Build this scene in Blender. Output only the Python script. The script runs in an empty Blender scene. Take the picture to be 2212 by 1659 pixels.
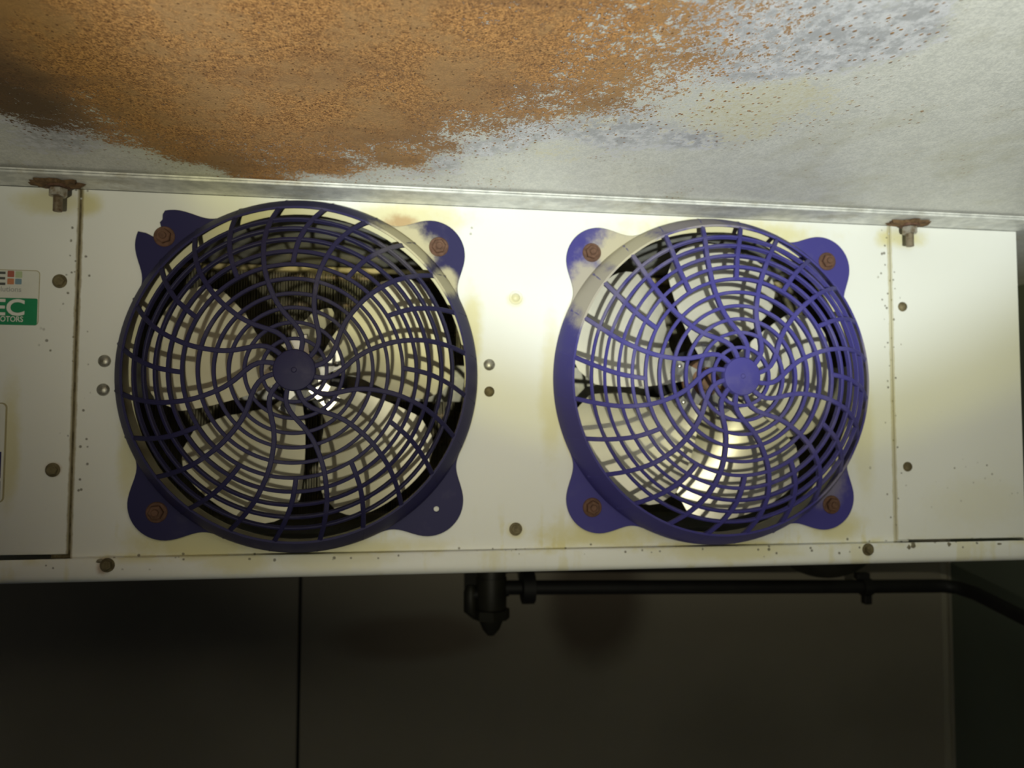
import bpy, bmesh, math, random
import numpy as np
from mathutils import Vector, Matrix
random.seed(7)
rng = np.random.default_rng(11)
sc = bpy.context.scene
COL = sc.collection
PI = math.pi

# ------------------------------------------------------------------ camera
# world: X right along the cooler's front, Y into the wall, Z up; metres;
# the cooler's front sheet lies in the plane y = 0
FPX, YAW, PITCH, ROLL = 1735.35, 0.1510, 0.0550, 0.0037
_f = Vector((math.sin(YAW)*math.cos(PITCH), math.cos(YAW)*math.cos(PITCH), math.sin(PITCH)))
_r = Vector((math.cos(YAW), -math.sin(YAW), 0.0))
_u = _r.cross(_f)
_r2 = _r*math.cos(ROLL) + _u*math.sin(ROLL)
_u2 = -_r*math.sin(ROLL) + _u*math.cos(ROLL)
cam_d = bpy.data.cameras.new('camera')
cam = bpy.data.objects.new('camera', cam_d); COL.objects.link(cam)
m = Matrix((( _r2.x, _u2.x, -_f.x, 0.0), (_r2.y, _u2.y, -_f.y, -1.0), (_r2.z, _u2.z, -_f.z, 0.0), (0, 0, 0, 1)))
cam.matrix_world = m
cam_d.sensor_fit = 'HORIZONTAL'; cam_d.sensor_width = 36.0
cam_d.lens = 36.0*FPX/2212.0
cam_d.clip_start = 0.02; cam_d.clip_end = 50
cam_d.dof.use_dof = True
cam_d.dof.focus_distance = 0.72
cam_d.dof.aperture_fstop = 6.0
sc.camera = cam

# ------------------------------------------------------------------ world, lights, exposure
w = bpy.data.worlds.new('dark_cold_room'); sc.world = w
w.use_nodes = True
w.node_tree.nodes['Background'].inputs[0].default_value = (0.75, 0.78, 0.82, 1)
w.node_tree.nodes['Background'].inputs[1].default_value = 0.022
sc.view_settings.view_transform = 'Standard'
sc.view_settings.look = 'None'
sc.view_settings.exposure = 0.0
sc.view_settings.gamma = 1.0
sc.view_settings.use_curve_mapping = False

TORCH = Vector((-0.07, -1.70, -0.27))
AIM = TORCH + Vector((0.250, 0.805, 0.540))
def torch_spot(name, power, colour, cone_deg, blend, radius=0.012):
    """one zone of the hand torch's beam: hot centre, warm corona, wide spill"""
    d = bpy.data.lights.new(name, 'SPOT'); d.energy = power; d.color = colour
    d.spot_size = math.radians(cone_deg); d.spot_blend = blend; d.shadow_soft_size = radius
    o = bpy.data.objects.new(name, d); COL.objects.link(o)
    o.location = TORCH
    o.rotation_euler = (AIM-TORCH).to_track_quat('-Z', 'Y').to_euler()
    return o
torch_spot('torch_beam_centre', 92.0, (0.78, 0.88, 1.0), 49.0, 0.34)
torch_spot('torch_beam_corona', 20.0, (1.0, 0.96, 0.22), 53, 0.16)
torch_spot('torch_beam_spill', 51.0, (1.0, 0.96, 0.74), 84, 0.85)

# ------------------------------------------------------------------ shader helper
class S:
    """a socket with arithmetic"""
    def __init__(s, t, k): s.t = t; s.k = k
    def _m(s, op, *a): return s.t.math(op, s, *a)
    def __add__(s, b): return s._m('ADD', b)
    def __radd__(s, b): return s._m('ADD', b)
    def __sub__(s, b): return s._m('SUBTRACT', b)
    def __rsub__(s, b): return s.t.math('SUBTRACT', b, s)
    def __mul__(s, b): return s._m('MULTIPLY', b)
    def __rmul__(s, b): return s._m('MULTIPLY', b)
    def __truediv__(s, b): return s._m('DIVIDE', b)
class T:
    def __init__(s, name):
        s.m = bpy.data.materials.new(name); s.m.use_nodes = True
        s.nt = s.m.node_tree; s.nt.nodes.clear()
        s.out = s.nt.nodes.new('ShaderNodeOutputMaterial')
        s.b = s.nt.nodes.new('ShaderNodeBsdfPrincipled')
        s.nt.links.new(s.b.outputs[0], s.out.inputs[0])
        s._pos = s._nrm = None
    def set(s, inp, v):
        if isinstance(v, S): s.nt.links.new(v.k, inp)
        elif isinstance(v, (tuple, list)) and len(v) == 3 and inp.type == 'RGBA': inp.default_value = (*v, 1)
        else: inp.default_value = v
    def p(s, name, v): s.set(s.b.inputs[name], v); return s
    def math(s, op, a, b=None, c=None, clamp=False):
        n = s.nt.nodes.new('ShaderNodeMath'); n.operation = op; n.use_clamp = clamp
        for i, v in enumerate((a, b, c)):
            if v is not None: s.set(n.inputs[i], v)
        return S(s, n.outputs[0])
    def pos(s):
        if s._pos is None:
            g = s.nt.nodes.new('ShaderNodeNewGeometry'); s._pos = S(s, g.outputs['Position']); s._nrm = S(s, g.outputs['Normal'])
        return s._pos
    def normal(s): s.pos(); return s._nrm
    def objco(s):
        n = s.nt.nodes.new('ShaderNodeTexCoord'); return S(s, n.outputs['Object'])
    def xyz(s, v):
        n = s.nt.nodes.new('ShaderNodeSeparateXYZ'); s.set(n.inputs[0], v)
        return S(s, n.outputs[0]), S(s, n.outputs[1]), S(s, n.outputs[2])
    def scale(s, v, sx, sy, sz):
        n = s.nt.nodes.new('ShaderNodeVectorMath'); n.operation = 'MULTIPLY'; s.set(n.inputs[0], v)
        n.inputs[1].default_value = (sx, sy, sz); return S(s, n.outputs[0])
    def noise(s, scale, detail=2, rough=0.5, vec=None, out='Factor', dist=0.0):
        n = s.nt.nodes.new('ShaderNodeTexNoise'); n.inputs['Scale'].default_value = scale
        n.inputs['Detail'].default_value = detail; n.inputs['Roughness'].default_value = rough
        n.inputs['Distortion'].default_value = dist
        s.set(n.inputs['Vector'], vec if vec is not None else s.pos())
        return S(s, n.outputs[0])
    def voro(s, scale, vec=None, feature='F1', out='Distance'):
        n = s.nt.nodes.new('ShaderNodeTexVoronoi'); n.feature = feature; n.inputs['Scale'].default_value = scale
        s.set(n.inputs['Vector'], vec if vec is not None else s.pos())
        return S(s, n.outputs[out])
    def step(s, v, a, b, lo=0.0, hi=1.0):
        n = s.nt.nodes.new('ShaderNodeMapRange'); n.interpolation_type = 'SMOOTHSTEP'
        s.set(n.inputs['Value'], v)
        n.inputs['From Min'].default_value = a; n.inputs['From Max'].default_value = b
        n.inputs['To Min'].default_value = lo; n.inputs['To Max'].default_value = hi
        return S(s, n.outputs[0])
    def mix(s, f, a, b):
        n = s.nt.nodes.new('ShaderNodeMix'); n.data_type = 'RGBA'
        s.set(n.inputs[0], f); s.set(n.inputs[6], a); s.set(n.inputs[7], b)
        return S(s, n.outputs[2])
    def attr(s, name):
        n = s.nt.nodes.new('ShaderNodeAttribute'); n.attribute_name = name; return S(s, n.outputs['Fac'])
    def bump(s, h, strength=0.3, dist=0.002):
        n = s.nt.nodes.new('ShaderNodeBump'); n.inputs['Strength'].default_value = strength
        n.inputs['Distance'].default_value = dist; s.set(n.inputs['Height'], h)
        s.nt.links.new(n.outputs[0], s.b.inputs['Normal']); return s
    def ell(s, x, z, cx, cz, rx, rz):
        """1 at the middle of an ellipse in the x-z plane, 0 at its rim and beyond"""
        a = (x-cx)*(1.0/rx); b = (z-cz)*(1.0/rz)
        return s.math('SUBTRACT', 1.0, s.math('SQRT', a*a+b*b))
    def mx(s, a, b): return s.math('MAXIMUM', a, b)

M = {}
def simple(name, col, rough=0.5, metal=0.0, var=0.12, nscale=40, bump=0.0, col2=None, spec=0.5):
    t = T(name)
    n = t.noise(nscale, 4, 0.6)
    c2 = col2 if col2 else tuple(max(0, c*(1-2*var)) for c in col)
    t.p('Base Color', t.mix(t.step(n, 0.35, 0.7), col, c2)).p('Roughness', rough).p('Metallic', metal)
    t.b.inputs['Specular IOR Level'].default_value = spec
    if bump: t.bump(t.noise(nscale*6, 3, 0.6), bump, 0.001)
    M[name] = t.m
    return t.m

# white enamelled sheet with yellowed water marks, dirt specks and rust
def enamel(name, extra):
    t = T(name)
    x, y, z = t.xyz(t.pos())
    big = t.noise(9, 4, 0.6); fine = t.noise(55, 5, 0.65)
    n = (big-0.5)*1.1 + (fine-0.5)*0.7
    base = t.mix(t.step(t.noise(3.0, 2), 0.3, 0.75), (0.83, 0.835, 0.80), (0.77, 0.775, 0.72))
    stain = None; rust = None
    for (cx, cz, rx, rz, a) in extra.get('yellow', []):
        e = t.step(t.ell(x, z, cx, cz, rx, rz) + n*0.9, 0.05, 0.75)*a
        stain = e if stain is None else t.mx(stain, e)
    for (cx, cz, rx, rz, a) in extra.get('rust', []):
        e = t.step(t.ell(x, z, cx, cz, rx, rz) + n*1.3, 0.15, 0.8)*a
        rust = e if rust is None else t.mx(rust, e)
    for (cx, cz) in extra.get('annulus', []):
        rr = t.math('SQRT', (x-cx)*(x-cx)+(z-cz)*(z-cz))
        e = t.step(rr + n*0.003, 0.216, 0.210)*0.75; stain = t.mx(stain, e)
    # runs: vertical streaks hanging over the lower edge
    streak = t.noise(1.0, 3, 0.6, vec=t.scale(t.pos(), 26, 26, 1.6))
    low = t.step(z, -0.085, -0.150)
    run = t.step(streak + (fine-0.5)*0.25, 0.56, 0.68)*low*extra.get('run', 0.0)
    stain = run if stain is None else t.mx(stain, run)
    edge = t.step(t.math('ABSOLUTE', z+0.1505), 0.010, 0.0)*t.step(big+(fine-.5)*.4, 0.42, 0.62)*extra.get('edge', 0.0)
    stain = t.mx(stain, edge)
    c = t.mix(stain*0.76, base, (0.64, 0.57, 0.19))
    if rust is not None: c = t.mix(rust*0.9, c, (0.36, 0.17, 0.05))
    # fly specks and mould dots, dense along seams and the pan edge
    v = t.voro(95); dens = t.noise(7, 2)
    near = None
    for sx in extra.get('seams', []):
        e = t.step(t.math('ABSOLUTE', x-sx), 0.024, 0.0); near = e if near is None else t.mx(near, e)
    b = t.step(t.math('ABSOLUTE', z+0.153), 0.016, 0.0)*0.8
    near = b if near is None else t.mx(near, b)
    dots = t.step(v + (fine-.5)*.38, 0.19, 0.10)*t.step(dens + near*0.42, 0.66, 0.72)
    c = t.mix(dots*0.8, c, (0.10, 0.085, 0.05))
    v2 = t.voro(33); dots2 = t.step(v2 + (fine-.5)*.3, 0.055, 0.035)*t.step(t.noise(11, 2), 0.5, 0.6)
    c = t.mix(dots2*0.55, c, (0.22, 0.20, 0.13))
    for sx in extra.get('seams', []):
        line = t.step(t.math('ABSOLUTE', x-sx)+(fine-.5)*0.004, 0.0042, 0.0018)
        c = t.mix(line*(0.8 if sx < 0 else 0.6), c, (0.26, 0.21, 0.09) if sx < 0 else (0.42, 0.37, 0.17))
    t.p('Base Color', c).p('Roughness', 0.42).p('Metallic', 0.0)
    t.b.inputs['Specular IOR Level'].default_value = 0.35
    t.bump(t.noise(30, 2), 0.06, 0.001)
    M[name] = t.m
GX1, GX2, GZ = -0.1045, 0.4173, 0.0632
enamel('white_enamel', dict(
    yellow=[(GX1+0.12, 0.262, 0.10, 0.030, .8), (GX2+0.03, 0.258, 0.20, 0.030, .85), (GX2-0.13, 0.225, 0.07, 0.05, .7), (GX1+0.205, 0.12, 0.02, 0.09, .8),
            (GX1-0.11, -0.135, 0.12, 0.035, .9), (GX1+0.04, -0.146, 0.2, 0.02, .8), (GX2-0.15, -0.135, 0.12, 0.03, .9), (GX2+0.17, -0.13, 0.06, 0.03, .8),
            (GX1-0.195, -0.03, 0.02, 0.08, .7), (GX2-0.214, 0.05, 0.02, 0.14, .5), (GX2+0.215, 0.0, 0.02, 0.12, .4), (0.157, -0.128, 0.02, 0.016, .9),
            (0.1565, 0.163, 0.018, 0.014, .8), (-0.36, 0.262, 0.03, 0.02, .9), (0.675, 0.262, 0.03, 0.02, .9)],
    rust=[(GX1+0.115, 0.257, 0.030, 0.016, .75), (0.155, -0.128, 0.012, 0.012, .7)],
    run=0.9, edge=0.9, seams=[-0.3627, 0.675], annulus=[(GX1, GZ), (GX2, GZ)]))
enamel('white_enamel_end', dict(yellow=[(-0.40, 0.262, 0.05, 0.02, .7), (0.70, 0.262, 0.05, 0.02, .8), (-0.43, -0.02, 0.015, 0.1, .7), (0.8, -0.1, 0.1, 0.05, .2)],
    rust=[(-0.383, -0.05, 0.013, 0.013, .8), (-0.3825, 0.169, 0.012, 0.012, .8)], run=0.15, edge=0.4, seams=[-0.3627, 0.675]))
enamel('white_enamel_pan', dict(yellow=[(GX1-0.06, -0.157, 0.06, 0.02, .7), (GX1+0.03, -0.157, 0.12, 0.02, .5), (GX2+0.02, -0.155, 0.15, 0.02, .7)],
    rust=[(-0.322, -0.160, 0.013, 0.016, .7)], run=0.45, edge=0.7, seams=[]))

# galvanised steel: mottled grey with spangle
def galv(name, dull=1.0):
    t = T(name)
    c1 = t.mix(t.step(t.noise(60, 4, 0.65), 0.35, 0.65), (0.60*dull, 0.605*dull, 0.58*dull), (0.82*dull, 0.82*dull, 0.78*dull))
    c = t.mix(t.step(t.noise(14, 5, 0.7), 0.52, 0.68)*0.55, c1, (0.40, 0.36, 0.25))
    t.p('Base Color', c).p('Roughness', t.step(t.noise(25, 3), 0.3, 0.7, 0.42, 0.62)).p('Metallic', 0.15)
    t.bump(t.noise(220, 3), 0.12, 0.001)
    M[name] = t.m
galv('galvanised')
galv('galvanised_inside', 0.8)

def ceiling_mat():
    t = T('rusted_galvanised_ceiling')
    rf = t.attr('rust'); wf = t.attr('bloom'); gf = t.attr('bare')
    st = t.scale(t.pos(), 1.0, 0.72, 1.0)
    n1 = t.noise(85, 6, 0.72, vec=st); n2 = t.noise(260, 7, 0.78, vec=st); n3 = t.noise(16, 4, 0.6, vec=st)
    n4 = t.noise(620, 3, 0.6, vec=st)
    mask = t.step(rf + (n1-0.5)*0.95 + (n2-0.5)*1.35 + (n4-0.5)*0.7 + (n3-0.5)*0.5, 0.43, 0.62)
    spot = t.step(t.voro(165, vec=st)+(n2-.5)*.40, 0.26, 0.14)*t.step(rf+(n3-.5)*.8, 0.08, 0.30)
    mask = t.mx(mask, spot)
    zinc = t.mix(t.step(n1*0.25+n2*0.4+n4*0.35, 0.40, 0.60), (0.68, 0.68, 0.65), (0.92, 0.91, 0.86))
    zinc = t.mix(t.step(n3, 0.5, 0.72)*0.45, zinc, (0.62, 0.60, 0.46))
    bare = t.mix(t.step(n1, 0.4, 0.6), (0.44, 0.445, 0.50), (0.80, 0.80, 0.88))
    c = t.mix(t.step(gf + (n1-.5)*1.1+(n3-.5)*.6, 0.40, 0.62)*0.8, zinc, bare)
    bloom = t.mix(t.step(n2, .35, .65), (0.86, 0.85, 0.74), (0.72, 0.66, 0.44))
    c = t.mix(t.step(wf + (n1-.5)*1.2 + (n2-.5)*.6, 0.45, 0.7)*0.8, c, bloom)
    r1 = t.mix(t.step(n2*0.55+n4*0.45, 0.38, 0.62), (0.20, 0.085, 0.028), (0.72, 0.37, 0.13))
    r1 = t.mix(t.step(n3+(n1-.5)*.7, 0.40, 0.66)*0.8, r1, (0.46, 0.265, 0.115))
    r1 = t.mix(t.step(t.noise(6, 4, 0.6, vec=t.scale(t.pos(), 0.6, 1.6, 1)), 0.48, 0.66)*0.55, r1, (0.27, 0.14, 0.062))
    x_, y_, z_ = t.xyz(t.pos())
    dark_left = t.step(t.ell(x_, y_, -0.40, -0.27, 0.22, 0.20)+(n3-.5)*.8, 0.10, 0.75)  # rust mixed to a darker brown in an ellipse at far left
    r1 = t.mix(dark_left*0.8, r1, (0.085, 0.050, 0.018))
    r1 = t.mix(t.step(t.voro(170, vec=st)+(n4-.5)*.3, 0.22, 0.10)*0.75, r1, (0.11, 0.045, 0.015))
    c = t.mix(mask, c, r1)
    t.p('Base Color', c)
    t.p('Roughness', t.mix(mask, (0.5, 0.5, 0.5), (0.72, 0.72, 0.72)))
    t.p('Metallic', t.step(mask, 0, 1, 0.10, 0.0))
    t.bump((n2*0.6+n4*0.4)*(mask*0.75+0.25)+mask*0.3, 0.5, 0.0028)
    M['ceiling'] = t.m
ceiling_mat()

# indigo plastic with pale dust caught on the upper half
def plastic(name, dust_amt, col, film_amt):
    t = T(name)
    x, y, z = t.xyz(t.pos())
    n = (t.noise(38, 5, 0.65)-0.5)*1.5
    d = None
    # dust caught on the inner corners of two ears and on one shoulder of the right guard
    for (cx, cz, rx, rz, a) in ((GX1+0.120, GZ+0.155, 0.056, 0.056, 1.0), (GX2-0.118, GZ+0.160, 0.064, 0.056, 1.0), (GX1+0.170, GZ+0.115, 0.025, 0.03, .9), (GX2-0.165, GZ+0.105, 0.045, 0.075, .8), (GX2-0.06, GZ+0.20, 0.13, 0.022, .55), (GX2+0.20, GZ+0.02, 0.018, 0.12, .35), (GX2+0.15, GZ-0.13, 0.05, 0.05, .3)):
        e = t.step(t.ell(x, z, cx, cz, rx, rz) + n*0.55, 0.12, 0.55)*a
        d = e if d is None else t.mx(d, e)
    d = d*dust_amt
    film = t.step(t.noise(22, 4, 0.6) + t.step(t.ell(x, z, GX2, GZ+0.05, 0.24, 0.22), 0.0, 0.5)*0.12, 0.55, 0.85)*film_amt
    c = t.mix(film, col, (0.26, 0.24, 0.27))
    c = t.mix(d*0.88, c, (0.58, 0.53, 0.34))
    t.p('Base Color', c).p('Roughness', t.mix(d, (0.52, 0.52, 0.52), (0.85, 0.85, 0.85)))
    t.b.inputs['Specular IOR Level'].default_value = 0.16
    M[name] = t.m
plastic('indigo_plastic', 1.0, (0.025, 0.0225, 0.083), 0.20)
plastic('indigo_plastic_bars', 0.12, (0.024, 0.022, 0.070), 0.20)
plastic('violet_plastic', 0.9, (0.056, 0.050, 0.225), 0.20)
plastic('violet_plastic_bars', 0.25, (0.058, 0.052, 0.238), 0.22)

simple('blade_aluminium', (0.80, 0.77, 0.60), 0.40, 0.12, 0.05, 12, 0.05, (0.70, 0.655, 0.47))
simple('blade_bright', (0.84, 0.81, 0.68), 0.34, 0.30, 0.05, 12, 0.05, (0.70, 0.675, 0.57))
simple('rivet_steel', (0.72, 0.71, 0.66), 0.25, 0.8, 0.1, 60)
simple('motor_rust', (0.20, 0.11, 0.06), 0.7, 0.2, 0.25, 60, 0.2, (0.08, 0.055, 0.04))
simple('motor_black', (0.03, 0.03, 0.032), 0.5, 0.1, 0.1, 60)
simple('rusty_bolt', (0.15, 0.075, 0.045), 0.7, 0.15, 0.3, 160, 0.5, (0.085, 0.040, 0.022))
simple('rust_crust', (0.17, 0.10, 0.045), 0.9, 0.0, 0.3, 120, 0.7, (0.07, 0.04, 0.02))
simple('zinc_screw', (0.42, 0.41, 0.36), 0.4, 0.6, 0.2, 120, 0.2, (0.20, 0.18, 0.13))
simple('dirty_screw', (0.20, 0.165, 0.085), 0.65, 0.3, 0.3, 120, 0.4, (0.09, 0.07, 0.03))
simple('bolt_steel', (0.55, 0.52, 0.46), 0.4, 0.6, 0.2, 120, 0.3, (0.25, 0.18, 0.11))
simple('bolt_thread', (0.33, 0.28, 0.20), 0.55, 0.4, 0.2, 120, 0.3, (0.16, 0.10, 0.05))
simple('coil_fin', (0.66, 0.62, 0.46), 0.45, 0.3, 0.2, 30, 0.0, (0.36, 0.32, 0.20))
simple('lit_gold', (0.80, 0.66, 0.34), 0.4, 0.3, 0.2, 30)  # torchlight on the coil's fin tops, put into the colour
simple('coil_tube', (0.30, 0.20, 0.11), 0.45, 0.6, 0.2, 30)
simple('pipe_dark', (0.010, 0.009, 0.008), 0.6, 0.0, 0.2, 30)
simple('pipe_fitting', (0.030, 0.028, 0.017), 0.5, 0.1, 0.2, 30)
simple('sticker_white', (0.76, 0.76, 0.70), 0.45, 0.0, 0.04, 20)
simple('sticker_edge', (0.42, 0.37, 0.20), 0.7, 0.0, 0.1, 60)
simple('print_green', (0.012, 0.26, 0.105), 0.45, 0.0, 0.05, 20)
simple('print_navy', (0.014, 0.014, 0.11), 0.45, 0.0, 0.05, 20)
simple('print_black', (0.09, 0.09, 0.085), 0.5, 0.0, 0.05, 20)
simple('print_grey', (0.42, 0.43, 0.41), 0.5, 0.0, 0.05, 20)
simple('print_white', (0.80, 0.80, 0.75), 0.5, 0.0, 0.03, 20)
simple('print_red', (0.46, 0.13, 0.09), 0.5, 0.0, 0.05, 20)
simple('print_orange', (0.62, 0.24, 0.11), 0.5, 0.0, 0.05, 20)
simple('print_leaf', (0.50, 0.60, 0.36), 0.5, 0.0, 0.05, 20)
simple('print_blue', (0.20, 0.32, 0.40), 0.5, 0.0, 0.05, 20)
simple('dried_drip', (0.25, 0.22, 0.14), 0.5, 0.0, 0.2, 120, 0.3)

def wall_mat(name, col, dark_patches):
    t = T(name)
    x, y, z = t.xyz(t.pos())
    n = (t.noise(6, 4, 0.6)-0.5)
    c = t.mix(t.step(t.noise(2.5, 3), 0.35, 0.7), col, tuple(a*0.82 for a in col))
    for (cx, cz, rx, rz, a, colr) in dark_patches:
        c = t.mix(t.step(t.ell(x, z, cx, cz, rx, rz)+n*0.35, 0.0, 0.5)*a, c, colr)
    t.p('Base Color', c).p('Roughness', 0.6)
    t.b.inputs['Specular IOR Level'].default_value = 0.25
    M[name] = t.m
wall_mat('wall_board', (0.33, 0.295, 0.225), [(0.43, -0.36, 0.125, 0.17, .62, (0.05, 0.024, 0.012)), (0.05, -0.42, 0.20, 0.06, .45, (0.15, 0.095, 0.055))])  # two soft darker brown ellipses mixed into the back wall's colour
wall_mat('wall_board_side', (0.14, 0.16, 0.12), [])
wall_mat('wall_joint', (0.02, 0.019, 0.016), [])
wall_mat('wall_trim', (0.40, 0.37, 0.28), [])

# ------------------------------------------------------------------ mesh helpers
def mk(name, verts, faces, mat, parent=None, smooth=False, sharp=None):
    me = bpy.data.meshes.new(name)
    me.from_pydata([tuple(map(float, v)) for v in verts], [], [tuple(map(int, f)) for f in faces])
    if mat: me.materials.append(M[mat])
    if smooth:
        me.polygons.foreach_set('use_smooth', [True]*len(me.polygons))
        if sharp is not None: me.set_sharp_from_angle(angle=math.radians(sharp))
    me.update()
    o = bpy.data.objects.new(name, me); COL.objects.link(o)
    if parent: o.parent = parent
    return o
def share(o, parent, loc=None, name=None):
    c = o.copy(); c.name = name or o.name.split('.')[0]; COL.objects.link(c); c.parent = parent
    if loc is not None: c.location = loc
    return c
def tag(o, label=None, cat=None, group=None, kind=None):
    if label: o['label'] = label
    if cat: o['category'] = cat
    if group: o['group'] = group
    if kind: o['kind'] = kind
    return o
def empty(name, loc=(0, 0, 0)):
    o = bpy.data.objects.new(name, None); COL.objects.link(o); o.location = loc; o.empty_display_size = 0.05
    return o
def box(x0, x1, y0, y1, z0, z1):
    v = [(x, y, z) for x in (x0, x1) for y in (y0, y1) for z in (z0, z1)]
    f = [(0, 1, 3, 2), (4, 6, 7, 5), (0, 4, 5, 1), (2, 3, 7, 6), (0, 2, 6, 4), (1, 5, 7, 3)]
    return v, f
def bbox_bevel(x0, x1, y0, y1, z0, z1, bev=0.001, seg=2):
    bm = bmesh.new(); v, f = box(x0, x1, y0, y1, z0, z1)
    vs = [bm.verts.new(a) for a in v]
    for a in f: bm.faces.new([vs[i] for i in a])
    bmesh.ops.recalc_face_normals(bm, faces=bm.faces)
    bmesh.ops.bevel(bm, geom=list(bm.edges), offset=bev, segments=seg, affect='EDGES', profile=0.5)
    bm.verts.index_update()
    V = [tuple(a.co) for a in bm.verts]; F = [[b.index for b in a.verts] for a in bm.faces]; bm.free()
    return V, F
def merge(*parts):
    V, F = [], []
    for v, f in parts:
        o = len(V); V += list(v); F += [tuple(i+o for i in a) for a in f]
    return V, F
def shift(vf, d): return [tuple(a+b for a, b in zip(v, d)) for v in vf[0]], vf[1]
def lathe_y(profile, n=48, closed=False, cap=False):
    """profile of (r, y) revolved about the Y axis"""
    V, F = [], []
    k = len(profile)
    for i in range(n):
        a = 2*PI*i/n
        for r, y in profile: V.append((r*math.cos(a), y, r*math.sin(a)))
    kk = k if closed else k-1
    for i in range(n):
        j = (i+1) % n
        for q in range(kk):
            p = (q+1) % k
            F.append((i*k+q, i*k+p, j*k+p, j*k+q))
    if cap:
        F.append([i*k for i in range(n)][::-1]); F.append([i*k+k-1 for i in range(n)])
    return V, F
def to_z(vf): return [(x, z, y) for x, y, z in vf[0]], [tuple(reversed(f)) for f in vf[1]]
def tube(path, rad, n=16, cap=True):
    V, F = [], []
    P = [Vector(p) for p in path]
    rads = rad if isinstance(rad, (list, tuple)) else [rad]*len(P)
    for i, p in enumerate(P):
        d = (P[min(i+1, len(P)-1)]-P[max(i-1, 0)]).normalized()
        a = d.orthogonal() if i == 0 else (prev - d*prev.dot(d))
        a.normalize(); prev = a; b = d.cross(a)
        for k in range(n):
            t = 2*PI*k/n; V.append(tuple(p+(a*math.cos(t)+b*math.sin(t))*rads[i]))
    for i in range(len(P)-1):
        for k in range(n):
            j = (k+1) % n; F.append((i*n+k, i*n+j, (i+1)*n+j, (i+1)*n+k))
    if cap:
        F.append(list(range(n))[::-1]); F.append([(len(P)-1)*n+k for k in range(n)])
    return V, F
def fill2d(loops, y0, y1, bevel=0.0):
    """flat plate in the x-z plane from closed loops (first outer, the rest holes), y0 (front) to y1 (back)"""
    cu = bpy.data.curves.new('tmp', 'CURVE'); cu.dimensions = '2D'; cu.fill_mode = 'BOTH'
    cu.extrude = (y1-y0)/2; cu.bevel_depth = bevel; cu.bevel_resolution = 1
    if bevel: cu.extrude = max(0.0, (y1-y0)/2-bevel)
    for L in loops:
        s = cu.splines.new('POLY'); s.points.add(len(L)-1); s.use_cyclic_u = True
        s.points.foreach_set('co', [c for x, z in L for c in (x, z, 0, 1)])
    o = bpy.data.objects.new('tmp', cu); COL.objects.link(o)
    dg = bpy.context.evaluated_depsgraph_get(); dg.update()
    me = bpy.data.meshes.new_from_object(o.evaluated_get(dg))
    V = [(v.co.x, (y0+y1)/2-v.co.z, v.co.y) for v in me.vertices]
    F = [tuple(p.vertices) for p in me.polygons]
    bpy.data.objects.remove(o); bpy.data.curves.remove(cu); bpy.data.meshes.remove(me)
    return V, F
def circle(cx, cz, r, n=96): return [(cx+r*math.cos(2*PI*i/n), cz+r*math.sin(2*PI*i/n)) for i in range(n)]
def rect(x0, x1, z0, z1): return [(x0, z0), (x1, z0), (x1, z1), (x0, z1)]
def rrect(x0, x1, z0, z1, r, n=6):
    out = []
    for cx, cz, a0 in ((x1-r, z1-r, 0), (x0+r, z1-r, 90), (x0+r, z0+r, 180), (x1-r, z0+r, 270)):
        for i in range(n+1):
            a = math.radians(a0+90*i/n); out.append((cx+r*math.cos(a), cz+r*math.sin(a)))
    return out
def lerp(tab, v):
    return float(np.interp(v, [a for a, b in tab], [b for a, b in tab]))

# ------------------------------------------------------------------ setting: ceiling and walls
ZC = 0.2875
WALL_Y, WALL_X = 0.65, 1.235
NX, NY = 330, 250
xs = np.linspace(-1.3, WALL_X, NX); ys = np.linspace(-1.5, WALL_Y, NY)
GXX, GYY = np.meshgrid(xs, ys)
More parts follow.
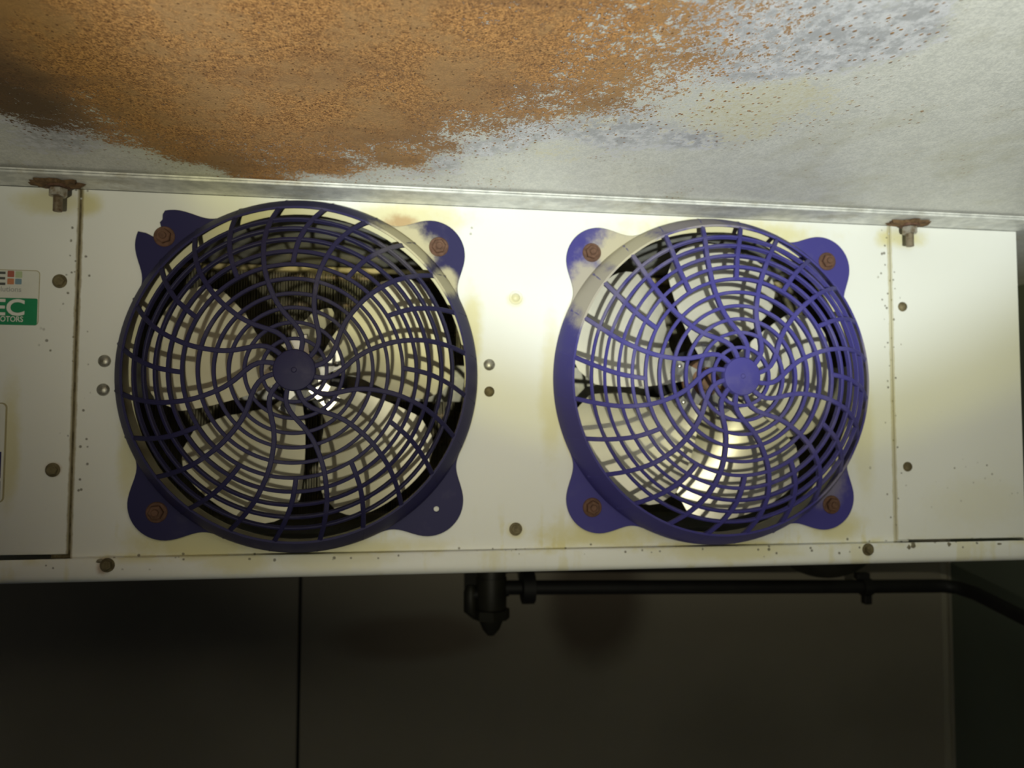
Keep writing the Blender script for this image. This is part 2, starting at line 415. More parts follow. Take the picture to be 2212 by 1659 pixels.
# rust growth on the sheet: (x, y, rust, pale bloom, bare grey zinc)
CP = [(-.263,-.427,.95,0,0),(-.201,-.437,1,0,0),(-.108,-.452,1,0,0),(-.016,-.467,1,0,0),(.045,-.476,.92,0,0),(.107,-.486,.86,.1,.1),(.168,-.496,.74,.1,.3),
 (.214,-.503,.52,.1,.8),(.26,-.511,.36,.1,1),(.321,-.52,.12,.2,.5),(.412,-.535,0,0,.1),(-.306,-.331,1,0,0),(-.198,-.348,1,0,0),(-.349,-.232,.85,0,.3),(-.375,-.185,.0,0,.5),
 (-.329,-.150,.05,0,.8),(-.330,-.19,.7,0,.6),(-.287,-.105,0,0,.3),(-.270,-.16,.75,0,.5),(-.228,-.065,.1,0,.2),(-.21,-.12,.9,0,0),(-.078,-.060,.25,0,.2),(-.078,-.1,1,0,0),(-.15,-.08,.85,0,0),
 (.016,-.095,.25,0,.6),(.02,-.14,.95,0,.2),(.055,-.140,.15,.1,.8),(.06,-.19,.8,0,.4),(.088,-.195,.2,.2,.9),(.095,-.25,.75,0,.3),(.059,-.328,.98,0,0),(.124,-.245,.2,.2,.9),(.12,-.30,.75,.1,.3),
 (.165,-.39,.72,.1,.2),(.165,-.33,.66,.2,.3),(.195,-.275,.38,.7,.6),(.21,-.255,.12,.3,.9),(.229,-.424,.55,.2,.6),(.262,-.341,.38,.6,.5),(.30,-.43,.30,.2,1),(.315,-.317,.24,.9,.2),(.34,-.36,.2,.9,.1),(.378,-.328,.24,.6,.1),
 (.33,-.27,.22,.7,.5),(.30,-.245,.15,.4,.9),(.40,-.398,.16,.2,.3),(.42,-.30,.03,.1,0),(.31,-.205,0,.2,.1),(.405,-.232,0,.1,0),(.162,-.20,0,.6,.2),(.1,-.14,0,.5,.1),(.345,-.481,.22,.2,1),(.61,-.306,0,0,0),
 (.46,-.45,0,0,0),(.7,-.2,0,0,.1),(.2,-.1,0,.1,0),(.5,-.1,0,.1,0),(.8,-.1,0,0,.2),(-.45,-.1,0,0,.3),(-.45,-.3,.2,0,.3),(-.3,-.03,0,0,.1),(0,-.04,0,.1,.1),(-.4,-.5,.6,0,0),(0,-.6,.9,0,0),(.3,-.65,.3,.2,.6),(.6,-.6,0,0,0),
 (-.1,-.25,1,0,0),(0,-.25,1,0,0),(-.2,-.22,1,0,0),(-.05,-.38,1,0,0),(.1,-.4,.9,0,0),(0,-.9,.4,0,0),(.8,-.9,0,0,0),(-.7,-.8,.1,0,0),(-.8,-.2,0,0,0),(1,.4,0,0,0),(0,.4,0,0,0),(-.8,.4,0,0,0)]
CPa = np.array(CP)
den = np.zeros_like(GXX); num = np.zeros(GXX.shape+(3,))
for cx, cy, a, b, c in CP:
    wgt = 1.0/(((GXX-cx)**2+(GYY-cy)**2)+0.0006)**1.7
    den += wgt; num += wgt[..., None]*np.array([a, b, c])
fld = num/den[..., None]
V = np.stack([GXX.ravel(), GYY.ravel(), np.full(GXX.size, ZC)], 1)
idx = np.arange(NX*NY).reshape(NY, NX)
F = np.stack([idx[:-1, :-1].ravel(), idx[1:, :-1].ravel(), idx[1:, 1:].ravel(), idx[:-1, 1:].ravel()], 1)
ceil = mk('ceiling', V, F, 'ceiling')
for k, nm in enumerate(('rust', 'bloom', 'bare')):
    at = ceil.data.attributes.new(nm, 'FLOAT', 'POINT'); at.data.foreach_set('value', fld[..., k].ravel().astype(np.float32))
tag(ceil, 'galvanised sheet ceiling with a big patch of orange brown rust', 'ceiling', kind='structure')
sl = mk('ceiling_slab', *box(-1.3, WALL_X, -1.5, WALL_Y, ZC+0.001, ZC+0.04), 'wall_joint', ceil)

ZB = -1.2
wb = mk('wall_back', *box(-1.3, WALL_X, WALL_Y+0.004, WALL_Y+0.05, ZB, ZC), 'wall_joint')
tag(wb, 'dark dim wall of flat boards behind and below the cooler', 'wall', kind='structure')
JX = -0.170
for x0, x1 in ((-1.3, JX-0.003), (JX+0.003, WALL_X-0.002)):
    mk('wall_panel', *bbox_bevel(x0, x1, WALL_Y, WALL_Y+0.006, ZB, ZC-0.001, 0.0015, 1), 'wall_board', wb)
wr = mk('wall_right', *box(WALL_X, WALL_X+0.05, -1.5, WALL_Y+0.05, ZB, ZC), 'wall_board_side')
tag(wr, 'dark greenish side wall at the right edge behind the pipe', 'wall', kind='structure')
tr = mk('trim_1', *merge(bbox_bevel(WALL_X-0.016, WALL_X, WALL_Y-0.003, WALL_Y, ZB, ZC-0.001, 0.001, 1), bbox_bevel(WALL_X-0.003, WALL_X, WALL_Y-0.016, WALL_Y, ZB, ZC-0.001, 0.001, 1)), 'wall_trim')
tag(tr, 'thin pale corner strip where the back and side walls meet', 'trim', kind='structure')

# ------------------------------------------------------------------ the evaporator cooler housing
XL, XR = -0.5577, 0.870
SL, SR = -0.3627, 0.675
ZT, ZP = 0.2800, -0.1515
DEPTH = 0.44
unit = empty('evaporator_cooler', (0, 0, 0))
tag(unit, 'white enamelled evaporator cooler housing hung under the rusty ceiling', 'cooler')
RO = 0.197
mk('front_panel', *fill2d([rect(SL+0.0012, SR-0.0012, ZP-0.002, ZT-0.0005), circle(GX1, GZ, RO), circle(GX2, GZ, RO)], 0.0, 0.0016), 'white_enamel', unit)
endp = mk('end_panel', *bbox_bevel(XL, SL-0.0012, -0.0012, 0.0016, ZP+0.0050, ZT-0.0005, 0.0008, 1), 'white_enamel_end', unit)
mk('end_panel', *bbox_bevel(SR+0.0012, XR, -0.0012, 0.0016, ZP+0.0035, ZT-0.0005, 0.0008, 1), 'white_enamel_end', unit)
# folded flange the end panels screw to, seen as a dark line in the seams
for sx_, mt_ in ((SL, 'dirty_screw'), (SR, 'white_enamel_end')): mk('seam_backing', *box(sx_-0.02, sx_+0.02, 0.0018, 0.003, ZP, ZT), mt_, unit)
mk('side_panel', *box(XL, XL+0.0015, 0.0017, DEPTH, ZP, ZT), 'white_enamel_end', unit)
mk('side_panel', *box(XR-0.0015, XR, 0.0017, DEPTH, ZP, ZT), 'white_enamel_end', unit)
mk('top_panel', *box(XL+0.0016, XR-0.0016, 0.0017, DEPTH, ZT-0.012, ZT-0.010), 'galvanised_inside', unit)
mk('partition', *box(0.1555, 0.1572, 0.004, 0.33, ZP, ZT-0.013), 'galvanised_inside', unit)
mk('hanging_flange', *bbox_bevel(XL-0.004, XR+0.004, -0.056, 0.0, ZT, ZT+0.0028, 0.0009, 1), 'galvanised', unit)
mk('flange_return', *bbox_bevel(XL-0.004, XR+0.004, -0.0565, -0.055, ZT+0.0030, ZT+0.0052, 0.0004, 1), 'galvanised', unit)
# drain pan: a trough with a rolled front lip
prof = [(-0.0105, ZP+0.001), (-0.0125, ZP-0.001), (-0.0125, -0.1690)]
for i in range(1, 7):
    a = PI*i/12; prof.append((-0.0125+0.009*(1-math.cos(a)), -0.1690-0.009*math.sin(a)))
prof += [(0.10, -0.182), (0.30, -0.190), (DEPTH+0.01, -0.186), (DEPTH+0.01, ZP), (DEPTH+0.008, ZP), (DEPTH+0.008, -0.184), (0.30, -0.188), (0.10, -0.180), (-0.0035, -0.1762), (-0.0105, -0.169)]
V, F = [], []
PX = (XL-0.006, XR+0.006)
for x in PX:
    for y, z in prof: V.append((x, y, z))
k = len(prof)
for i in range(k): F.append((i, (i+1) % k, k+(i+1) % k, k+i))
F.append(list(range(k))[::-1]); F.append([k+i for i in range(k)])
mk('drain_pan', V, F, 'white_enamel_pan', unit, True, 50)
mk('pan_ledge', *box(SL-0.035, SR+0.004, -0.0112, 0.0, ZP-0.0022, ZP-0.0002), 'white_enamel_pan', unit)

# screws
def screw_mesh(r, h, hexa=False, washer=0.0):
    parts = []
    if washer: parts.append(lathe_y([(0.0001, -0.0012), (washer*0.93, -0.0012), (washer, -0.0006), (washer, 0.0)], 20))
    if hexa:
        parts.append(lathe_y([(0.0001, -h), (r*0.86, -h), (r, -h*0.8), (r, 0)], 6))
        parts.append(lathe_y([(0.0001, -h-0.0004), (r*0.45, -h-0.0003), (r*0.5, -h+0.0003)], 10))
    else:
        pr = [(0.0001, -h)] + [(r*math.sin(a), -h*math.cos(a)) for a in np.linspace(0.25, PI/2, 6)]
        parts.append(lathe_y(pr, 18))
    return merge(*parts)
def screw(x, z, kind, y=0.0):
    d = {'rust': ('dirty_screw', (0.0062, 0.0045, True, 0.0082)), 'zinc': ('zinc_screw', (0.0074, 0.0046, False, 0)),
         'cream': ('white_enamel', (0.0058, 0.004, False, 0.0088)), 'small': ('dirty_screw', (0.0066, 0.005, False, 0)), 'pan': ('dirty_screw', (0.0060, 0.006, True, 0.0082))}[kind]
    key = 'screw_'+kind
    if key not in SCR:
        SCR[key] = mk('screw', *screw_mesh(*d[1]), d[0], unit, True, 35); o = SCR[key]
    else: o = share(SCR[key], unit)
    o.location = (x, y, z); o.rotation_euler = (0, random.uniform(0, 6), 0)
SCR = {}
for x, z, k in ((-0.3825, 0.1694, 'rust'), (-0.3829, -0.0499, 'rust'), (-0.331, 0.0769, 'zinc'), (-0.3315, 0.0432, 'zinc'), (0.1232, 0.0796, 'zinc'), (0.1234, 0.0458, 'small'),
                (0.1565, 0.1655, 'cream'), (0.1575, -0.1258, 'rust'), (0.6917, 0.1679, 'small'), (0.6938, -0.0499, 'small')):
    screw(x, z, k, -0.0012 if k in ('rust', 'small') and abs(x-0.15) > .3 else 0.0)
for x, z in ((-0.3209, -0.1600), (0.6342, -0.1600)): screw(x*0.9875, z*0.9875, 'pan', -0.0125)
# drips of old sealant on the pan lip
def blob(cx, cy, cz, r, seedv):
    bm = bmesh.new(); bmesh.ops.create_icosphere(bm, subdivisions=2, radius=r)
    q = random.Random(seedv); a, b = q.uniform(.8, 1.5), q.uniform(.6, 1)
    for v in bm.verts:
        k = 1+0.25*math.sin(v.co.x*900+seedv)+0.2*math.sin(v.co.z*1100+2*seedv)
        v.co = Vector((v.co.x*a*k+cx, v.co.y*0.45+cy, v.co.z*b*k+cz))
    bm.verts.index_update()
    V = [tuple(v.co) for v in bm.verts]; F = [[w_.index for w_ in f.verts] for f in bm.faces]; bm.free(); return V, F
for i, (x, z, r) in enumerate(((0.685, -0.1560, .0035), (0.692, -0.1535, .003), (0.745, -0.1535, .003), (0.820, -0.1540, .0028), (-0.325, -0.1530, .003))):
    mk('sealant_drip', *blob(x, -0.0125, z, r, i+1), 'dried_drip', unit, True)

# ------------------------------------------------------------------ cooling coil inside the housing
coil = empty('cooling_coil', (0.156, 0.36, ZP+0.005))
tag(coil, 'finned cooling coil seen in the dark behind the left fan', 'coil')
def at_parent(vf, par): return shift(vf, tuple(-c for c in par.location))
FV, FF = [], []
x = XL+0.012
while x < XR-0.012:
    dx = random.uniform(-.0004, .0004)
    a = box(x+dx, x+dx+0.0007, 0.335+random.uniform(0, .002), 0.43, ZP+0.008, ZT-0.020)
    o = len(FV); FV += a[0]; FF += [tuple(i+o for i in q) for q in a[1]]
    x += 0.0042
fins = mk('fin_pack', *at_parent((FV, FF), coil), 'coil_fin', coil); fins['kind'] = 'stuff'
for i in range(9):
    mk('tube', *at_parent(tube([(XL+0.008, 0.368, ZP+0.035+i*0.046), (XR-0.008, 0.368, ZP+0.035+i*0.046)], 0.0062, 10), coil), 'coil_tube', coil, True, 50)
mk('coil_back', *at_parent(box(XL+0.01, XR-0.01, 0.431, 0.433, ZP+0.006, ZT-0.016), coil), 'motor_black', coil)
mk('lit_fin_tops', *at_parent(bbox_bevel(XL+0.008, XR-0.008, 0.318, 0.335, ZT-0.029, ZT-0.0205, 0.001, 1), coil), 'lit_gold', coil)  # added strip, coloured gold in place of beam-lit fin tops

# ------------------------------------------------------------------ fans
HUBY = 0.020
EXT_LO = [(0.03, -16), (0.055, -16), (0.08, -25), (0.111, -31), (0.15, -31), (0.165, -29.5), (0.19, -27)]
EXT_HI = [(0.03, 30), (0.055, 35), (0.08, 35), (0.111, 34), (0.15, 32), (0.165, 30), (0.19, 27)]
RT = 0.1885
def blade_mesh(broken=False, wide=1.0):
    NU, NV = 16, 21
    V, F = [], []
    for j in range(NV):
        v = -1+2*j/(NV-1)
        e = max(0.0, (abs(v)-0.50)/0.50)
        rmax = RT-0.036*(1-math.sqrt(max(0, 1-e*e)))
        if broken:
            ph = v*33
            rmax = lerp([(-33, 0.080), (-27, 0.096), (-20, 0.089), (-14, 0.082), (-8, 0.070), (0, 0.067), (10, 0.052), (33, 0.046)], ph)+0.0015*math.sin(j*2.3)
        for i in range(NU):
            r = 0.034+(rmax-0.034)*i/(NU-1)
            lo, hi = lerp(EXT_LO, r), lerp(EXT_HI, r)
            ph = math.radians((lo+hi)/2+(hi-lo)/2*v*wide)
            tw = lerp([(0.03, 0.020), (0.1, 0.020), (0.19, 0.015)], r)
            y = 0.034-tw*v-0.006*(1-v*v)+0.004*(r/RT)**2
            V.append((r*math.cos(ph), y, r*math.sin(ph)))
    for j in range(NV-1):
        for i in range(NU-1):
            a = j*NU+i; F.append((a, a+NU, a+NU+1, a+1))
    n = len(V)
    # thickness
    th = 0.0014
    V2 = [(x, y+th, z) for x, y, z in V]
    F2 = [tuple(reversed([q+n for q in f])) for f in F]
    rim = [i for i in range(NU)] + [j*NU+NU-1 for j in range(1, NV)] + [(NV-1)*NU+i for i in range(NU-2, -1, -1)] + [j*NU for j in range(NV-2, 0, -1)]
    F3 = [(rim[k], rim[(k+1) % len(rim)], rim[(k+1) % len(rim)]+n, rim[k]+n) for k in range(len(rim))]
    F3 = [tuple(reversed(f)) for f in F3]
    return V+V2, F+F2+F3
def make_fan(name, cx, phase, broken, label):
    f = empty(name, (cx, 0.04, GZ)); tag(f, label, 'fan', 'fans behind the two guards')
    off = (0, -0.04, 0)
    full = mk('blade', *shift(blade_mesh(wide=1.0 if broken else 1.075), off), 'blade_aluminium' if broken else 'blade_bright', f, True, 40)
    first = True
    for k in range(5):
        if broken and k == 4:
            b = mk('blade', *shift(blade_mesh(True), off), 'blade_aluminium', f, True, 40)
            tag(b, 'snapped off blade stub with a ragged edge')
        elif first: b = full; first = False
        else: b = share(full, f)
        b.rotation_euler = (0, -math.radians(phase+72*k), 0)
        # two rivets on the blade root
        for (rr, aa) in ((0.041, 2), (0.041, 22)):
            a = math.radians(aa)
            if 'rivet' not in SCR: SCR['rivet'] = rv = mk('rivet', *lathe_y([(0.0001, -0.0035), (0.003, -0.003), (0.0046, 0.0)], 12), 'rivet_steel', b, True)
            else: rv = share(SCR['rivet'], b)
            rv.location = (rr*math.cos(a), -0.016, rr*math.sin(a))
    hub = mk('hub', *shift(lathe_y([(0.0001, 0.004), (0.012, 0.004), (0.0135, 0.006), (0.0135, 0.018), (0.022, 0.021), (0.030, 0.024), (0.031, 0.026), (0.031, 0.029), (0.012, 0.029), (0.012, 0.06), (0.0001, 0.06)], 40), off), 'motor_rust' if not broken else 'zinc_screw', f, True, 35)
    for k in range(5):
        a = math.radians(phase+72*k+10)
        arm = mk('spider_arm', *shift(merge(([(0.010*math.cos(a+1.2), 0.0185, 0.010*math.sin(a+1.2)), (0.052*math.cos(a+.25), 0.0205, 0.052*math.sin(a+.25)), (0.052*math.cos(a-.25), 0.0235, 0.052*math.sin(a-.25)), (0.010*math.cos(a-1.2), 0.0185, 0.010*math.sin(a-1.2)),
                (0.010*math.cos(a+1.2), 0.0205, 0.010*math.sin(a+1.2)), (0.052*math.cos(a+.25), 0.0225, 0.052*math.sin(a+.25)), (0.052*math.cos(a-.25), 0.0255, 0.052*math.sin(a-.25)), (0.010*math.cos(a-1.2), 0.0205, 0.010*math.sin(a-1.2))],
                [(0, 3, 2, 1), (4, 5, 6, 7), (0, 1, 5, 4), (1, 2, 6, 5), (2, 3, 7, 6), (3, 0, 4, 7)])), off), 'rivet_steel', f)
    mk('motor', *shift(lathe_y([(0.0001, 0.062), (0.040, 0.062), (0.046, 0.068), (0.046, 0.135), (0.040, 0.142), (0.0001, 0.142)], 36), off), 'motor_black', f, True, 40)
    mk('motor_strap', *shift(merge(bbox_bevel(-0.222, 0.222, 0.143, 0.147, -0.026, 0.026, 0.001, 1), box(-0.236, -0.222, 0.004, 0.147, -0.026, 0.026), box(0.222, 0.236, 0.004, 0.147, -0.026, 0.026)), off), 'galvanised_inside', f)
    return f
make_fan('axial_fan', GX1, 165, True, 'pale five bladed fan with one snapped blade behind the left guard')
make_fan('axial_fan', GX2, 4, False, 'pale five bladed fan with all blades whole behind the right guard')

# ------------------------------------------------------------------ fan guards
HP = [(0.0, 0.0915), (0.035, 0.0910), (0.0531, 0.0908), (0.0696, 0.0908), (0.0855, 0.0905), (0.1022, 0.0900), (0.1188, 0.0885), (0.1344, 0.0856), (0.1497, 0.0800), (0.1644, 0.0715), (0.1782, 0.0605), (0.195, 0.0415), (0.2050, 0.0265), (0.2135, 0.008)]
SW = [(0.020, -36), (0.0364, -31), (0.049, -19), (0.0545, -12), (0.066, -5), (0.080, -1), (0.102, 0.3), (0.118, 0), (0.148, -2.5), (0.170, -5.5), (0.197, -9.5), (0.2135, -12)]
RINGS = [0.0350, 0.0531, 0.0696, 0.0855, 0.1022, 0.1188, 0.1344, 0.1497, 0.1644, 0.1782]
# smooth dome height by monotone spline through HP
_hx = np.array([a for a, b in HP]); _hy = np.array([b for a, b in HP])
def dome(r): return float(np.interp(r, _hx, _hy))
_swx = np.array([a for a, b in SW]); _swy = np.array([b for a, b in SW])
_fine = np.linspace(_swx[0], _swx[-1], 200); _sw = np.interp(_fine, _swx, _swy)
_k = np.hanning(31); _k /= _k.sum()
_sw = np.convolve(np.pad(_sw, 15, mode='reflect', reflect_type='odd'), _k, 'valid')
def swirl(r): return float(np.interp(r, _fine, _sw))
_hf = np.linspace(0, 0.2135, 300); _hh = np.interp(_hf, _hx, _hy); _k2 = np.hanning(21); _k2 /= _k2.sum()
_hh = np.convolve(np.pad(_hh, 10, mode='reflect', reflect_type='odd'), _k2, 'valid')
def dome_s(r): return float(np.interp(r, _hf, _hh))
def spoke_mesh(r0, wdt=0.0056, dep=0.0075):
    V, F = [], []
    N = 30
    pts = []
    for i in range(N+1):
        r = r0+(0.2105-r0)*i/N
        a = math.radians(swirl(r)); pts.append(Vector((r*math.cos(a), -dome_s(r)-0.0006, r*math.sin(a))))
    for i, p in enumerate(pts):
        d = (pts[min(i+1, N)]-pts[max(i-1, 0)]).normalized()
        side = d.cross(Vector((0, 1, 0))).normalized()
        inn = side.cross(d).normalized()
        if inn.y < 0: inn = -inn
        dd = dep*(1.0 if pts[i].xz.length < 0.17 else 0.75)
        c = wdt*0.16
        for s_, t_ in ((-wdt/2, c), (-wdt/2+c, 0), (wdt/2-c, 0), (wdt/2, c), (wdt*0.36, dd), (-wdt*0.36, dd)):
            V.append(tuple(p+side*s_+inn*t_))
    for i in range(N):
        for k in range(6):
            j = (k+1) % 6; F.append((i*6+k, i*6+j, (i+1)*6+j, (i+1)*6+k))
    F.append(list(range(6))[::-1]); F.append([N*6+k for k in range(6)])
    return V, F
def ring_mesh(r, wdt=0.0042, dep=0.0068):
    h = dome_s(r); sl_ = (dome_s(r+0.004)-dome_s(r-0.004))/0.008
    tx, ty = 1/math.hypot(1, sl_), sl_/math.hypot(1, sl_)    # along the dome outward
    nx, ny = ty, -tx                                          # inward normal in (r, h)
    q = []
    c = wdt*0.18
    for s_, t_ in ((-wdt/2, c), (-wdt/2+c, 0), (wdt/2-c, 0), (wdt/2, c), (wdt*0.36, dep), (-wdt*0.36, dep)):
        q.append((r+tx*s_+nx*t_*0.6, -(h+ty*s_+ny*t_)))
    return lathe_y(q, 96, closed=True)
def flange_loop(broken=False):
    out = []
    def sd(x, z):
        d = math.hypot(x, z)-0.2118
        for sx in (-1, 1):
            for sz in (-1, 1):
                e = math.hypot(x-sx*0.1525, z-sz*0.1525)-0.0425
                kk = 0.030; hm = max(kk-abs(d-e), 0)/kk
                d = min(d, e)-hm*hm*kk*0.25
        return d
    N = 360
    for i in range(N):
        a = 2*PI*i/N
        lo, hi = 0.2, 0.32
        for _ in range(26):
            mid = (lo+hi)/2
            if sd(mid*math.cos(a), mid*math.sin(a)) < 0: lo = mid
            else: hi = mid
        r = lo
        if broken:
            deg = 360*i/N
            if 130.5 < deg < 138.5:
                r = min(r, lerp([(130.5, .262), (131.2, .247), (133, .246), (133.6, .238), (135.2, .240), (136, .231), (137.3, .233), (138.5, .258)], deg))
        out.append((r*math.cos(a), r*math.sin(a)))
    return out
def bolt_mesh():
    return merge(lathe_y([(0.0001, -0.0062), (0.0112, -0.0062), (0.0122, -0.0054), (0.0122, -0.004)], 24),
                 lathe_y([(0.0001, -0.0115), (0.0078, -0.0115), (0.0088, -0.0105), (0.0088, -0.0060)], 6),
                 lathe_y([(0.0001, -0.0145), (0.0034, -0.0145), (0.0042, -0.0138), (0.0042, -0.011)], 12))
def make_guard(name, cx, broken, src, label):
    g = empty(name, (cx, 0.0, GZ)); tag(g, label, 'fan guard', 'fan guards')
    hole = [circle(sx*0.1627, sz*0.1627, 0.0042, 16) for sx in (-1, 1) for sz in (-1, 1) if (not broken) or (sx, sz) == (1, -1)]
    mk('mounting_flange', *fill2d([flange_loop(broken), circle(0, 0, 0.2100, 128)]+hole, -0.0042, -0.0004, 0.0008), 'indigo_plastic' if broken else 'violet_plastic', g)
    if src is None:
        mk('skirt', *lathe_y([(0.2125, -0.003), (0.2115, -0.012), (0.2078, -0.0225), (0.2008, -0.0345), (0.1968, -0.0418), (0.1942, -0.0418), (0.1945, -0.0385), (0.1984, -0.0330), (0.2054, -0.0215), (0.2092, -0.0115), (0.2102, -0.003)], 128, closed=True), 'indigo_plastic', g, True, 50)
        mk('hub_cap', *lathe_y([(0.0001, -0.0952), (0.0022, -0.0950), (0.0032, -0.0938), (0.018, -0.0936), (0.0222, -0.0928), (0.0234, -0.0910), (0.0234, -0.0840), (0.0001, -0.0840)], 48), 'indigo_plastic_bars', g, True, 40)
        for r in RINGS: mk('ring', *ring_mesh(r), 'indigo_plastic_bars', g, True, 40)
        long_, short = spoke_mesh(0.0205), spoke_mesh(0.1188)
        lo = mk('spoke', *long_, 'indigo_plastic_bars', g, True, 40); so = mk('spoke', *short, 'indigo_plastic_bars', g, True, 40)
        for k in range(12):
            o = lo if k == 0 else share(lo, g); o.rotation_euler = (0, -math.radians(17+30*k), 0)
            o = so if k == 0 else share(so, g); o.rotation_euler = (0, -math.radians(2+30*k), 0)
    else:
        for ch in list(src.children):
            if ch.name.split('.')[0] in ('skirt', 'hub_cap', 'ring', 'spoke'):
                c_ = share(ch, g); c_.material_slots[0].link = 'OBJECT'
                c_.material_slots[0].material = M['violet_plastic' if ch.name.startswith('skirt') else 'violet_plastic_bars']
    for sx in (-1, 1):
        for sz in (-1, 1):
            if broken and (sx, sz) == (1, -1): continue
            if 'bolt' not in SCR: SCR['bolt'] = b = mk('bolt', *bolt_mesh(), 'rusty_bolt', g, True, 35)
            else: b = share(SCR['bolt'], g)
            b.location = (sx*0.1627, 0, sz*0.1627); b.rotation_euler = (0, random.uniform(0, 1), 0)
    return g
g1 = make_guard('fan_guard', GX1, True, None, 'indigo plastic fan guard with a broken corner ear and a missing bolt')
g2 = make_guard('fan_guard', GX2, False, g1, 'indigo plastic fan guard with all four rusty bolts and brighter dusty bars')

# ------------------------------------------------------------------ hanger bolts under the flange
def hanger(x, y, label, seedv):
    h = empty('hanger_bolt', (x, y, ZT)); tag(h, label, 'bolt', 'hanger bolts under the ceiling flange')
    q = random.Random(seedv)
    # flaky rust collar
    V, F = [], []
    n = 26
    rr = [0.018+q.uniform(-.006, .008) for _ in range(n)]
    for zz, kf in ((-0.0001, 1.0), (-0.0035, 0.9), (-0.006, 0.55)):
        for i in range(n): V.append((rr[i]*1.5*kf*math.cos(2*PI*i/n), rr[i]*0.75*kf*math.sin(2*PI*i/n), zz+q.uniform(-.001, 0)))
    for l in range(2):
        for i in range(n): F.append((l*n+i, (l+1)*n+i, (l+1)*n+(i+1) % n, l*n+(i+1) % n))
    F.append([2*n+i for i in range(n)]); F.append(list(range(n))[::-1])
    mk('rust_collar', V, F, 'rust_crust', h)
    mk('washer', *to_z(lathe_y([(0.0001, -0.0075), (0.0125, -0.0075), (0.0125, -0.0045), (0.0001, -0.0045)], 24)), 'rusty_bolt', h, True, 40)
    mk('nut', *to_z(lathe_y([(0.0001, -0.0175), (0.0085, -0.0175), (0.0100, -0.0165), (0.0100, -0.0085), (0.0085, -0.0075), (0.0001, -0.0075)], 6)), 'bolt_steel', h)
    pr = [(0.0001, -0.0345), (0.0046, -0.0345)]
    z = -0.0338
    while z < -0.017: pr += [(0.0052, z), (0.0046, z+0.0006)]; z += 0.0013
    pr.append((0.0050, -0.0165))
    mk('threaded_rod', *to_z(lathe_y(pr, 18)), 'bolt_thread', h, True, 60)
hanger(-0.378, -0.026, 'rust crusted hanger bolt and nut above the left end panel', 3)
hanger(0.688, -0.026, 'shiny hanger bolt and nut above the right end panel', 5)

# ------------------------------------------------------------------ stickers on the left end panel
def text_mesh(body, size, x, z, y, mat, parent, name, bold=0.0, width=None):
    cu = bpy.data.curves.new('t', 'FONT'); cu.body = body; cu.size = size; cu.extrude = 0.00005; cu.offset = bold
    cu.resolution_u = 4
    o = bpy.data.objects.new('t', cu); COL.objects.link(o)
    dg = bpy.context.evaluated_depsgraph_get(); dg.update()
    me = bpy.data.meshes.new_from_object(o.evaluated_get(dg))
    co = np.array([v.co for v in me.vertices]); Fs = [tuple(p.vertices) for p in me.polygons]
    bpy.data.objects.remove(o); bpy.data.curves.remove(cu); bpy.data.meshes.remove(me)
    co[:, 0] -= co[:, 0].max()                        # right aligned
    if width: co[:, 0] *= width/(-co[:, 0].min())
    V = [(x+a, y-c, z+b) for a, b, c in co]
    return mk(name, V, Fs, mat, parent)
def plate(loop, y0, y1, mat, parent, name): return mk(name, *fill2d([loop], y0, y1), mat, parent)
Y0 = -0.0012
s1 = empty('sticker', (0, 0, 0))
tag(s1, 'white and green sticker reading EC on the left end panel', 'sticker')
def sx(px): return -0.404-(88-px)*0.000480      # along the sticker, measured from its right edge
def szz(py): return 0.1812-(py-585)*0.000545
plate(rrect(-0.515, sx(88), szz(703), szz(585), 0.0045), Y0-0.0002, Y0, 'sticker_edge', s1, 'worn_edge')
plate(rrect(-0.514, sx(86.5), szz(701.8), szz(586.5), 0.004), Y0-0.0004, Y0-0.0002, 'sticker_white', s1, 'paper')
plate(rrect(-0.514, sx(85), szz(703), szz(645.5), 0.002), Y0-0.0006, Y0-0.0004, 'print_green', s1, 'green_band')
text_mesh('EC', 0.0262, sx(56.5), szz(682), Y0-0.00075, 'print_white', s1, 'lettering', 0.0006, 0.0335)
text_mesh('MOTORS', 0.0090, sx(54), szz(696), Y0-0.00075, 'print_white', s1, 'lettering', 0.0001, 0.0300)
text_mesh('E', 0.0215, sx(11.5), szz(617.5), Y0-0.00055, 'print_black', s1, 'lettering', 0.0005)
text_mesh('solutions', 0.0085, sx(47.5), szz(632), Y0-0.00055, 'print_grey', s1, 'lettering', 0.0001, 0.0300)
for (x0, x1, y0, y1, mt) in ((15.5, 30.5, 587.5, 601, 'print_red'), (33, 48.5, 588, 602, 'print_leaf'), (15.5, 30.5, 604, 616.5, 'print_orange'), (33, 47.5, 604, 616, 'print_blue')):
    plate(rrect(sx(x0), sx(x1), szz(y1), szz(y0), 0.0008, 3), Y0-0.0006, Y0-0.0004, mt, s1, 'colour_square')
s2 = empty('sticker', (0, 0, 0))
tag(s2, 'white sticker with a navy band cut by the photo edge, below the green one', 'sticker')
plate(rrect(-0.530, -0.4335, -0.0870, 0.0272, 0.006), Y0-0.0002, Y0, 'sticker_edge', s2, 'worn_edge')
plate(rrect(-0.529, -0.4355, -0.0860, 0.0258, 0.005), Y0-0.0004, Y0-0.0002, 'sticker_white', s2, 'paper')
plate(rect(-0.526, -0.4380, -0.0590, -0.0290), Y0-0.0006, Y0-0.0004, 'print_navy', s2, 'navy_band')
plate(rect(-0.526, -0.4380, -0.0860, -0.0625), Y0-0.0006, Y0-0.0004, 'print_navy', s2, 'navy_band')

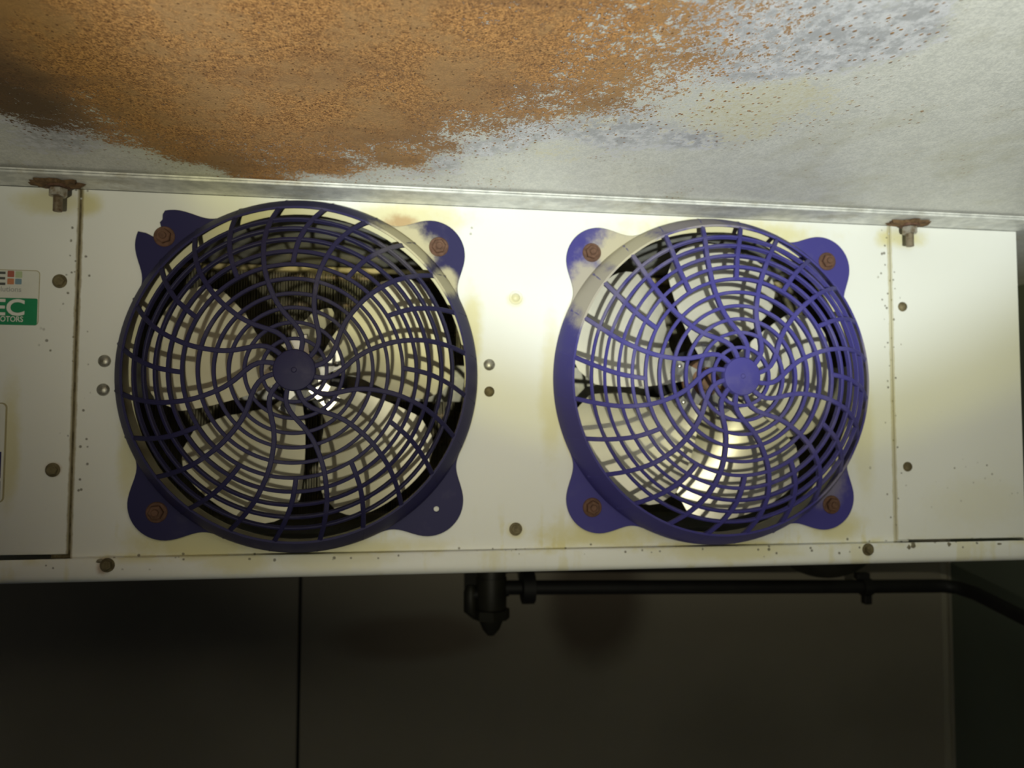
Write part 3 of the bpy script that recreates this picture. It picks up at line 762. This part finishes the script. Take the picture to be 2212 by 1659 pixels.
# ------------------------------------------------------------------ condensate drain pipe under the housing
dp = empty('drain_pipe', (0.19, 0.42, -0.30))
tag(dp, 'dark condensate drain pipe running right under the cooler', 'pipe')
DY = 0.42; DK = (1+DY)/1.52
def dpt(x, z, y=DY): return (x*DK, y, z*DK)
zr = -0.306
run = [dpt(0.20, -0.300), dpt(0.6, -0.309), dpt(0.958, -0.3175), dpt(1.10, -0.320), dpt(1.128, -0.3205), (1.075*1.0, DY-0.012, -0.3005), (1.085, DY-0.05, -0.305), (1.092, 0.20, -0.335), (1.095, 0.0, -0.372)]
mk('pipe', *at_parent(tube(run, 0.0128, 14), dp), 'pipe_dark', dp, True, 50)
c = dpt(0.193, 0)[0]
body = [(c, DY, -0.185), (c, DY, -0.262), (c, DY, -0.2621), (c, DY, -0.285), (c, DY, -0.312), (c, DY, -0.338), (c, DY, -0.352), (c, DY, -0.3625)]
mk('trap_body', *at_parent(tube(body, [0.026, 0.026, 0.0275, 0.0275, 0.0272, 0.021, 0.015, 0.006], 20), dp), 'pipe_fitting', dp, True, 40)
mk('trap_nut', *at_parent(to_z(shift(lathe_y([(0.024, -0.010), (0.033, -0.008), (0.033, 0.008), (0.024, 0.010)], 8), (c, -0.325, DY))), dp), 'pipe_fitting', dp)
mk('side_branch', *at_parent(tube([(c-0.036, DY, -0.275), (c-0.036, DY, -0.285), (c-0.036, DY, -0.318), (c-0.026, DY, -0.330)], [0.008, 0.0125, 0.0125, 0.007], 14), dp), 'pipe_fitting', dp, True, 45)
mk('trap_link', *at_parent(tube([(c-0.04, DY, -0.292), (c+0.03, DY, -0.284)], 0.012, 14), dp), 'pipe_dark', dp, True, 45)
def coupling(x, z, r, ln): return tube([(x-ln, DY, z), (x-ln*0.9, DY, z), (x+ln*0.9, DY, z), (x+ln, DY, z)], [r*0.85, r, r, r*0.85], 10)
k1 = dpt(0.263, -0.302); mk('union_nut', *at_parent(coupling(k1[0], k1[2]+0.001, 0.029, 0.012), dp), 'pipe_dark', dp, True, 40)
k2 = dpt(0.957, -0.318)
mk('pipe_clamp', *at_parent(merge(coupling(k2[0], k2[2], 0.017, 0.010), bbox_bevel(k2[0]-0.020, k2[0]+0.006, DY-0.008, DY+0.008, k2[2]+0.014, k2[2]+0.027, 0.002, 1), bbox_bevel(k2[0]-0.006, k2[0]+0.009, DY-0.008, DY+0.008, k2[2]-0.032, k2[2]-0.014, 0.002, 1)), dp), 'pipe_dark', dp)
# round blanking cap on the pan's underside
bowl = [(0.104*math.sin(q_), -0.070-0.104*(math.cos(q_)-1)*1.0) for q_ in np.linspace(0.01, 1.15, 12)]
cap = mk('drain_bowl', *to_z(lathe_y(bowl+[(0.094, 0.0), (0.0001, 0.0)], 40)), 'pipe_fitting', None, True, 40)
cap.location = (0.760, 0.335, -0.1905)
tag(cap, 'dark rounded bowl just showing under the pan, right of centre', 'bowl')
